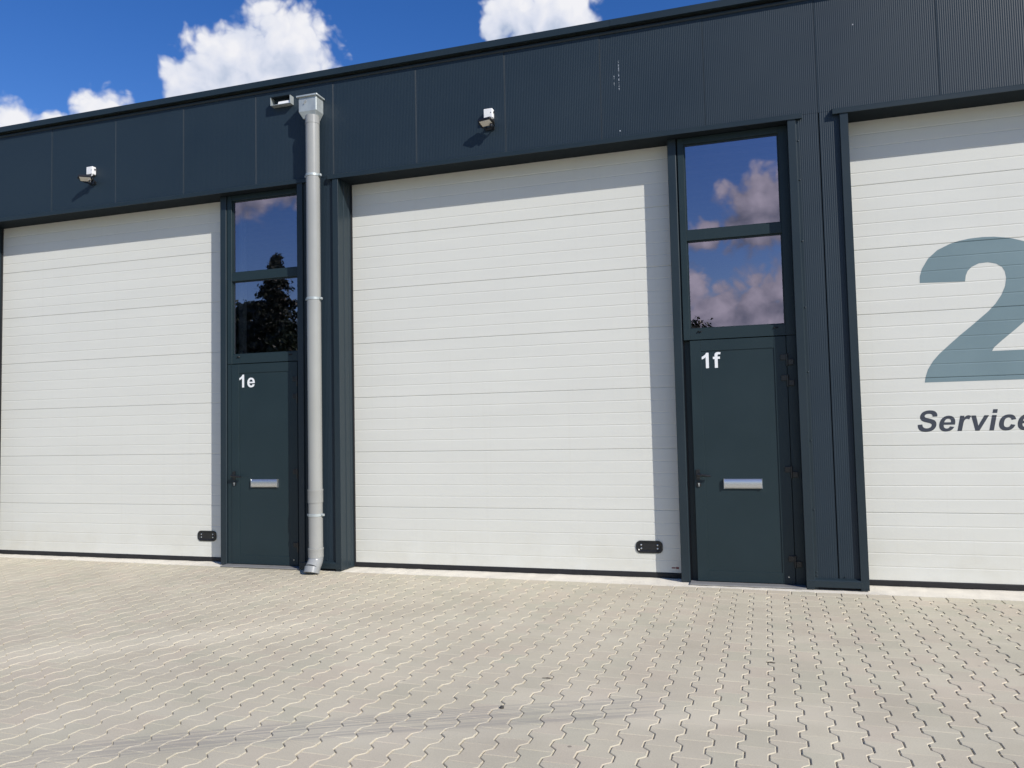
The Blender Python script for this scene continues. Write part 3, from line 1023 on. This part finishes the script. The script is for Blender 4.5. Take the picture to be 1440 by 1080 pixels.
def entrance(X0, letter, extra):
    """narrow entrance: post, window over a flush door. X0 = left edge of the post"""
    # post between garage door and entrance
    b = MB()
    b.extrude_z([(X0 + .004, .085), (X0 + .078, .085), (X0 + .084, .093), (X0 + .084, .32), (X0 + .001, .32), (X0 + .001, .10)], .008, ZL + .003)
    b.build('post', 'trim paint', bld, bevel=.002)
    yf = .090
    w = bpy.data.objects.new('window', None); COL.objects.link(w); w.location = (X0 + .58, .12, 2.3)
    w.parent = bld; w.matrix_parent_inverse = WORLD_INV(bld)
    if letter:
        w['label'] = 'tall two-pane window above door 1' + letter
    gl0, gl1 = X0 + .155, X0 + 1.012
    b = MB()
    b.box(X0 + .096, gl0, yf, .19, 2.27, ZL)                 # left stile
    b.box(gl1, X0 + 1.092, yf, .19, 2.27, ZL)                # right stile
    b.box(gl0, gl1, yf + .0015, .19, 4.155, ZL)              # head
    b.box(gl0, gl1, yf + .0015, .19, 3.218, 3.315)           # rail
    b.box(gl0, gl1, yf + .0015, .19, 2.27, 2.372)            # transom
    b.build('frame', 'frame paint', w, bevel=.002)
    b = MB()
    b.box(X0 + .078, X0 + .0975, .135, .18, .01, ZL)
    b.build('frame_joint', 'black rubber', w)
    b = MB()
    t = .012
    for z0, z1 in ((2.372, 3.218), (3.315, 4.155)):
        b.box(gl0, gl0 + t, .112, .125, z0, z1); b.box(gl1 - t, gl1, .112, .125, z0, z1)
        b.box(gl0 + t, gl1 - t, .112, .125, z0, z0 + t); b.box(gl0 + t, gl1 - t, .112, .125, z1 - t, z1)
    b.build('glazing_bead', 'frame paint', w)
    for z0, z1 in ((2.372, 3.218), (3.315, 4.155)):
        b = MB(); b.v = [(gl0, .126, z0), (gl1, .126, z0), (gl1, .126, z1), (gl0, .126, z1)]; b.f = [(0, 1, 2, 3)]
        b.build('pane', 'solar glass', w, recalc=False)
    b = MB()
    for cx in (X0 + .245, X0 + .925):
        b.tube([(cx - .018, yf - .003, 2.345), (cx - .012, yf - .005, 2.345), (cx + .012, yf - .005, 2.345), (cx + .018, yf - .003, 2.345)], [.005, .0085, .0085, .005], 12)
    b.build_each('drain_cap', 'black plastic', w, smooth=True)
    # door frame and leaf
    lx0, lx1 = X0 + .152, X0 + 1.006
    yl = .0875
    d = bpy.data.objects.new('entrance_door', None); COL.objects.link(d); d.location = (lx0, .12, .02)
    d.parent = bld; d.matrix_parent_inverse = WORLD_INV(bld)
    if letter:
        d['label'] = 'anthracite entrance door lettered 1' + letter
    b = MB()
    yfl = .150 if letter == 'f' else yf + .004
    b.box(X0 + .096, lx0 - .003, yfl, .20, .012, 2.266)
    b.box(lx1 + .004, X0 + 1.092, yf + .002, .20, .012, 2.266)
    b.box(lx0 - .003, lx1 + .004, yf + .05, .20, .012, 2.268)
    b.build('door_frame', 'frame paint', d, bevel=.002)
    zb, zt = .024, 2.262
    px0, px1, pz0, pz1 = lx0 + .098, lx1 - .104, .120, 2.160
    b = MB()
    b.box(lx0, px0, yl, yl + .045, zb, zt); b.box(px1, lx1, yl, yl + .045, zb, zt)
    b.box(px0, px1, yl + .0012, yl + .045, zb, pz0); b.box(px0, px1, yl + .0012, yl + .045, pz1, zt)
    b.build('leaf_frame', 'frame paint', d, bevel=.0015)
    b = MB(); b.box(px0 - .002, px1 + .002, yl + .0075, yl + .04, pz0 - .002, pz1 + .002)
    b.build('leaf_panel', 'frame paint', d)
    b = MB(); b.box(X0 + .086, X0 + 1.09, -.03, .16, .005, .018)
    b.build('threshold', 'threshold', d, bevel=.003)
    # letterbox: bull-nosed flap
    lbx0, lbx1 = lx0 + .268, lx0 + .598
    zc, hh = .921, .043
    prof = [(yl + .0075, zc - hh), (yl - .010, zc - hh)]
    for i in range(11):
        a = -math.pi / 2 + math.pi * i / 10
        prof.append((yl - .012 - .010 * math.cos(a), zc + (hh - .004) * math.sin(a)))
    prof += [(yl - .010, zc + hh), (yl + .0075, zc + hh)]
    b = MB(); b.extrude_x(prof, lbx0, lbx1)
    b.box(lbx0 - .004, lbx0, yl - .020, yl + .0075, zc - hh - .002, zc + hh + .002)
    b.box(lbx1, lbx1 + .004, yl - .020, yl + .0075, zc - hh - .002, zc + hh + .002)
    b.build('letterbox', 'brushed aluminium', d, smooth=True)
    # lever handle on a rose, cylinder below
    hx, hz = lx0 + .034, 1.003
    b = MB()
    b.box(hx - .017, hx + .017, yl - .009, yl, hz - .045, hz + .050)
    b.tube([(hx, yl - .004, hz), (hx, yl - .040, hz)], .011, 12)
    b.tube([(hx - .008, yl - .046, hz + .002), (hx + .03, yl - .048, hz), (hx + .085, yl - .046, hz - .006), (hx + .115, yl - .042, hz - .008)], [.013, .013, .011, .009], 12)
    b.build('lever_handle', 'black plastic', d, smooth=True)
    b = MB()
    b.tube([(hx + .004, yl, .912), (hx + .004, yl - .008, .912)], .023, 18)
    b.build('lock_rose', 'black plastic', d, smooth=True)
    b = MB()
    b.tube([(hx + .006, yl - .006, .920), (hx + .006, yl - .014, .920)], .0085, 14)
    b.box(hx + .002, hx + .010, yl - .013, yl - .006, .896, .92)
    b.build('lock_cylinder', 'brushed aluminium', d, smooth=True)
    # hinges
    for z in (2.05, 1.86, 1.03, .23):
        b = MB()
        b.tube([(lx1 + .004, yl - .012, z - .06), (lx1 + .004, yl - .012, z + .05)], .010, 12)
        b.box(lx1 - .052, lx1 + .002, yl - .014, yl, z - .005, z + .045)
        b.box(lx1 + .006, lx1 + .058, yl - .012, yf + .002, z - .052, z - .002)
        b.build('hinge', 'black plastic', d, bevel=.002)
    b = MB(); b.tube([(lx1 - .055, yl, .085), (lx1 - .055, yl - .003, .085)], .006, 8)
    b.build('screw', 'brushed aluminium', d, smooth=True)
    if letter:
        kf = .0000985
        decal('door_number', text_loops('1' + letter, px0 - .010 if letter == 'f' else px0 - .014, 1.998, kf, 0, 30), lambda z: yl + .0075, 'white vinyl', d)


for n, letter in UNITS:
    entrance(POST0 + .003 + PITCH_U * n, letter, None)
entrance(POST0 + .003 + PITCH_U, '', None)

# building shell: floor, back wall, ends, ceiling deck, roof, added eaves opening to let sun in
b = MB(); b.box(BX0, BX1, .30, 14, -.02, .001)
b.build('floor', 'interior floor', bld)
b = MB(); b.box(BX0, BX1, 14.0, 14.15, 0, 5.35)
b.build('back_wall', 'interior wall', bld)
b = MB(); b.box(BX0, BX0 + .12, .03, 14, 0, 5.35); b.box(BX1 - .12, BX1, .03, 14, 0, 5.35)
for x in (-9.85, -4.55, .62, 5.72):
    b.box(x - .05, x + .05, .45, 14, 0, 4.85)
b.build_each('party_wall', 'party wall paint', bld)
prof = []
y = 2.0
while y < 14:
    prof += [(y, 4.84), (y + .15, 4.84), (y + .18, 4.97), (y + .27, 4.97)]
    y += .30


def deck(x0, x1, name, ya=None, yb=None):
    pf = [q for q in prof if (ya is None or ya <= q[0] <= yb)]
    bb = MB(); n = len(pf)
    bb.v = [(x0, yy, z) for yy, z in pf] + [(x1, yy, z) for yy, z in pf]
    bb.f = [(i, i + 1, n + i + 1, n + i) for i in range(n - 1)]
    return bb.build(name, 'interior deck', bld, recalc=False)


deck(BX0, BX1, 'ceiling_deck')
b = MB(); b.box(BX0, BX1, 2.0, 14.1, 5.0, 5.345)
b.build('roof', 'interior wall', bld)
b = MB(); b.box(BX0, BX1, .31, 1.99, 5.30, 5.31)  # added strip, unseen from the camera, lets sun in to brighten the ceiling
b.build('added_rooflight', 'added_rooflight_pane', bld)

# ------------------------------------------------------------------ downpipe with hopper
PXC, PYC, PR = -4.408, -.118, .0745
dp = thing('downpipe', 'round grey plastic downpipe with square zinc hopper beside entrance 1e', 'downpipe', (PXC, PYC, 0))
b = MB(); b.tube([(PXC, PYC, .26), (PXC, PYC, 4.90)], PR, 40)
b.build('pipe', 'grey pvc', dp, smooth=True)
hp = MB()
hx0, hx1, hy0, hy1 = -4.556, -4.340, -.152, -.004
tx0, tx1, ty0, ty1 = -4.522, -4.372, -.128, -.010
for (a0, a1, c0, c1, z) in ((tx0, tx1, ty0, ty1, 4.885), (tx0, tx1, ty0, ty1, 4.893), (hx0, hx1, hy0, hy1, 4.955), (hx0, hx1, hy0, hy1, 5.118)):
    hp.v += [(a0, c0, z), (a1, c0, z), (a1, c1, z), (a0, c1, z)]
for r in range(3):
    for i in range(4):
        j = (i + 1) % 4
        hp.f.append((r * 4 + i, r * 4 + j, r * 4 + 4 + j, r * 4 + 4 + i))
hp.f.append((3, 2, 1, 0))
hob = hp.build('hopper', 'zinc', dp, bevel=.003)
b = MB()
b.box(-4.576, -4.322, -.172, -.162, 5.112, 5.130); b.box(-4.576, -4.566, -.162, -.003, 5.112, 5.130); b.box(-4.332, -4.322, -.162, -.003, 5.112, 5.130)
b.box(-4.566, -4.332, -.162, -.150, 5.114, 5.119); b.box(-4.566, -4.552, -.150, -.003, 5.114, 5.119); b.box(-4.346, -4.332, -.150, -.003, 5.114, 5.119)
b.build('hopper_rim', 'zinc', hob, bevel=.002)
b = MB()
b.tube([(-4.470, -.152, 5.065), (-4.470, -.156, 5.065)], .012, 8)
b.tube([(-4.470, -.156, 5.065), (-4.489, -.158, 5.035)], .006, 6)
b.build('rivet_stain', 'dark grey pvc', hob)
b = MB(); b.tube([(PXC, PYC, 4.81), (PXC, PYC, 4.885)], PR + .003, 40); b.build('outlet_sleeve', 'grey pvc', dp, smooth=True)


def clamp(z):
    b = MB()
    b.tube([(PXC, PYC, z - .014), (PXC, PYC, z + .014)], PR + .005, 40)
    b.box(PXC + PR - .004, PXC + PR + .028, PYC - .012, PYC + .012, z - .012, z + .012)
    b.box(PXC - PR - .022, PXC - PR + .004, PYC - .010, PYC + .010, z - .010, z + .010)
    b.tube([(PXC + PR + .016, PYC - .020, z), (PXC + PR + .016, PYC + .02, z)], .008, 10)
    b.tube([(PXC, PYC + PR, z), (PXC, .0, z)], .006, 8)
    b.build('pipe_clamp', 'zinc', dp, bevel=.0015)


for z in (4.244, 2.902, .605):
    clamp(z)


def sleeve(z0, z1):
    b = MB()
    b.tube([(PXC, PYC, z0), (PXC, PYC, z1 - .02), (PXC, PYC, z1 - .012), (PXC, PYC, z1)], [PR + .0055, PR + .0055, PR + .0085, PR + .0075], 40)
    b.build('pipe_coupling', 'grey pvc', dp, smooth=True)


sleeve(.735, .875)
sleeve(.165, .262)
pts = []
for i in range(9):
    a = math.radians(45 * i / 8)
    pts.append((PXC, PYC - .10 * (1 - math.cos(a)), .17 - .10 * math.sin(a)))
e = Vector(pts[-1])
for i in range(1, 4):
    pts.append(tuple(e + Vector((0, -.7071, -.7071)) * (.02 * i)))
e = Vector(pts[-1])
b = MB(); b.tube(pts, PR + .002, 36)
eo = b.build('elbow', 'dark grey pvc', dp, smooth=True)
b = MB()
dr = Vector((0, -.38, -.925))
b.tube([tuple(e - dr * .012), tuple(e + dr * .050)], PR + .007, 36)
b.build('elbow_collar', 'dark grey pvc', eo, smooth=True)

# overflow spout left of the hopper
sp = thing('overflow_spout', 'rectangular metal overflow spout in the fascia left of the hopper', 'spout', (-4.84, 0, 5.12))
b = MB()
sx0, sx1, sz0, sz1, wt = -4.968, -4.716, 5.118, 5.214, .005
b.box(sx0, sx1, -.070, .03, sz0, sz0 + wt)
b.box(sx0, sx0 + wt, -.070, .03, sz0 + wt, sz1 - wt); b.box(sx1 - wt, sx1, -.070, .03, sz0 + wt, sz1 - wt)
b.build('sleeve', 'zinc', sp)
b = MB(); b.box(sx0, sx1, -.070, .03, sz1 - wt, sz1); b.build('sleeve_top', 'soffit paint', sp)  # top wall coloured dark to stand for the shade inside the spout
b = MB(); b.box(sx0 + wt, sx1 - wt, .020, .03, sz0 + wt, sz1 - wt); b.build('back_plate', 'soffit paint', sp)  # dark back, the spout's inner shade put into its colour
b = MB(); b.extrude_x([(-.060, sz0 + wt + .0005), (-.050, sz0 + wt + .036), (-.046, sz0 + wt + .036), (-.052, sz0 + wt + .0005)], sx0 + .090, sx1 - wt - .002); b.build('white_strip', 'white plastic', sp)  # white strip at the lower right of the spout mouth


# ------------------------------------------------------------------ floodlights
def floodlight(x, z, yaw, label):
    t = thing('floodlight', label, 'floodlight', (x, 0, z), 'floodlights on the fascia')
    b = MB(); b.box(x - .048, x + .048, -.062, -.004, z - .045, z + .052)
    b.build('junction_box', 'white plastic', t, bevel=.006)
    b = MB()
    b.tube([(x + .050, -.03, z + .018), (x + .058, -.03, z + .018)], .009, 10)
    b.tube([(x + .030, -.064, z + .006), (x + .030, -.060, z + .006)], .005, 8)
    b.build_each('cable_gland', 'black plastic', t, smooth=True)
    # bracket and wall foot
    ca, sa = math.cos(yaw), math.sin(yaw)
    rx = Vector((ca, sa, 0)); out = Vector((sa, -ca, 0)); up = Vector((0, 0, 1))
    tilt = math.radians(70)
    nrm = (out * math.cos(tilt) - up * math.sin(tilt))          # lens normal: down and outwards
    along = (out * math.sin(tilt) + up * math.cos(tilt))        # from hinge to front edge
    c = Vector((x - .004, -.112, z - .118)) + out * .0
    hw, hl = .072, .050
    b = MB()
    b.obox(c - nrm * .014, rx * hw, along * hl, nrm * .014)
    for q in range(-3, 4):
        b.obox(c - nrm * .034 + rx * (q * .018), rx * .003, along * (hl * .7), nrm * .008)
    b.build('lamp_housing', 'black plastic', t, bevel=.003)
    b = MB()
    b.obox(c + nrm * .0015, rx * (hw - .012), along * (hl - .012), nrm * .0015)
    b.build('lamp_glass', 'lamp lens', t)
    b = MB()
    for sg in (-1, 1):
        p0 = c + rx * (sg * (hw + .006)) - nrm * .012
        p1 = Vector((x + sg * .04, -.012, z - .140))
        b.tube([tuple(p0), tuple(p0 * .5 + p1 * .5 + Vector((sg * .012, 0, -.01))), tuple(p1)], .006, 8)
        b.tube([tuple(p0 - rx * sg * .008), tuple(p0 + rx * sg * .008)], .014, 10)
    b.box(x - .05, x + .05, -.016, -.003, z - .155, z - .123)
    b.build_each('bracket', 'black plastic', t)
    b = MB()
    b.tube([(x + .035, -.05, z - .05), (x + .046, -.085, z - .085), (x + .03, -.10, z - .125)], .006, 8)
    b.build('cable', 'white plastic', t, smooth=True)
    # motion sensor knob under the head
    b = MB()
    k = c - along * .03 + nrm * .012 + rx * .045
    b.tube([tuple(k - nrm * .01), tuple(k + nrm * .012), tuple(k + nrm * .024)], [.018, .018, .009], 12)
    b.build('motion_sensor', 'black plastic', t, smooth=True)
    return t


floodlight(-2.418, 4.672, math.radians(-12), 'small black floodlight with white junction box above the middle garage door')
floodlight(-7.512, 4.690, math.radians(34), 'small black floodlight turned sideways above the left garage door')

# ------------------------------------------------------------------ litter on the paving
def twig(x, y, ln, ang, label):
    b = MB(); dx, dy = math.cos(ang), math.sin(ang)
    b.tube([(x - dx * ln / 2, y - dy * ln / 2, .003), (x + dy * .003, y - dx * .003, .006), (x + dx * ln / 2, y + dy * ln / 2, .004)], [.0022, .003, .0018], 6)
    tag(b.build('twig', 'dry wood'), label, 'twig', 'twigs on the paving')


twig(-1.195, -2.84, .060, .05, 'dark twig lying on the pavers in front of the middle garage door')
twig(.075, -2.24, .055, -.25, 'thin straight twig on the pavers in front of door 1f')
twig(1.47, -2.15, .070, .5, 'short bent twig in a paver joint in front of the door with the 2')
b = MB()
b.obox((-1.31, -3.36, .006), (.009, .004, 0), (-.004, .008, 0), (0, .001, .008))
tag(b.build('pebble', 'pebble stone', bevel=.004, smooth=True), 'small dark pebble on the tyre scuff across the pavers', 'pebble')


# ------------------------------------------------------------------ trees across the yard (seen mirrored in the panes)
def foliage(name, m, parent, pts, size, up=.3):
    n = len(pts)
    nr = rng.normal(0, 1, (n, 3)); nr[:, 2] += up
    nr /= np.linalg.norm(nr, axis=1)[:, None]
    t = np.cross(nr, rng.normal(0, 1, (n, 3))); t /= np.linalg.norm(t, axis=1)[:, None]
    bt = np.cross(nr, t)
    s = size * rng.uniform(.6, 1.4, n)[:, None]
    V = np.empty((n, 4, 3))
    V[:, 0] = pts - t * s; V[:, 1] = pts + bt * s * .45; V[:, 2] = pts + t * s; V[:, 3] = pts - bt * s * .45
    me = bpy.data.meshes.new(name)
    me.from_pydata(V.reshape(-1, 3).tolist(), [], [(4 * i, 4 * i + 1, 4 * i + 2, 4 * i + 3) for i in range(n)])
    me.materials.append(MATS[m])
    o = bpy.data.objects.new(name, me); COL.objects.link(o)
    o.parent = parent; o.matrix_parent_inverse = WORLD_INV(parent)
    return o


def limb_pts(base, top, n=5, wob=.12):
    base, top = Vector(base), Vector(top)
    return [tuple(base.lerp(top, i / n) + Vector((rng.normal(0, wob), rng.normal(0, wob), 0)) * (1 if 0 < i < n else 0)) for i in range(n + 1)]


def conifer(x, y, h, label):
    t = thing('conifer_tree', label, 'tree', (x, y, 0))
    b = MB(); b.tube([(x, y, -.05), (x + .03, y, h * .5), (x, y, h * .97)], [.26, .15, .02], 10)
    b.build('trunk', 'bark', t, smooth=True)
    P = []
    for z in np.arange(.9, h, .23):
        f = (h - z) / h
        R = .30 + 2.5 * f ** .8
        if z > h * .80:
            R = .12 + 3.4 * f ** .9
        nb = 9
        for q in range(nb):
            a = rng.uniform(0, 2 * math.pi); r = R * rng.uniform(.75, 1.12)
            m = int(10 + 60 * r)
            u = rng.uniform(.1, 1, m) ** .7
            sp_ = .07 + .12 * u * r * .6
            P.append(np.c_[x + np.cos(a) * u * r + rng.normal(0, 1, m) * sp_, y + np.sin(a) * u * r + rng.normal(0, 1, m) * sp_,
                           z - .28 * u * r + rng.normal(0, 1, m) * .08])
    foliage('crown', 'conifer leaf', t, np.concatenate(P), .11, .1)


def broadleaf(x, y, h, r, z0, label, n=9000, group=None, leaf=.12, name='broadleaf_tree'):
    t = thing(name, label, 'tree', (x, y, 0), group)
    b = MB()
    b.tube(limb_pts((x, y, -.05), (x, y, h * .8), 5, .06), [.20, .17, .14, .10, .07, .03], 9)
    cl = []
    for q in range(34):
        a = rng.uniform(0, 2 * math.pi); zz = rng.uniform(z0, h)
        f = (zz - z0) / max(h - z0, .1)
        rr = r * math.sqrt(max(0.05, 1 - (2 * f - .9) ** 2)) * rng.uniform(.45, 1.0)
        c = (x + math.cos(a) * rr, y + math.sin(a) * rr, min(zz, h - .25)); cl.append(c)
        if q < 16:
            b.tube(limb_pts((x, y, z0 * .8 + (c[2] - z0) * .3), c, 4, .06), [.07, .055, .04, .03, .012], 6)
    b.build('trunk', 'bark', t, smooth=True)
    P = []
    for c in cl:
        m = n // len(cl); s = rng.uniform(.28, .5)
        P.append(np.array(c) + rng.normal(0, 1, (m, 3)) * (s * .55, s * .55, s * .40))
    foliage('crown', 'broad leaf', t, np.concatenate(P), leaf, .5)


conifer(-22.2, -25.2, 10.25, 'tall dark conifer mirrored in the window above door 1e')
broadleaf(-24.4, -26.2, 8.0, 2.2, 1.8, 'round leafy tree left of the conifer mirrored above door 1e', 20000)
broadleaf(-20.2, -24.2, 6.9, 1.7, 1.6, 'lower leafy tree right of the conifer mirrored above door 1e', 16000)
broadleaf(-1.98, -25.0, 5.75, .8, 3.0, 'young open tree whose tip shows mirrored in the window above door 1f', 1500, None, .10, 'young_tree')
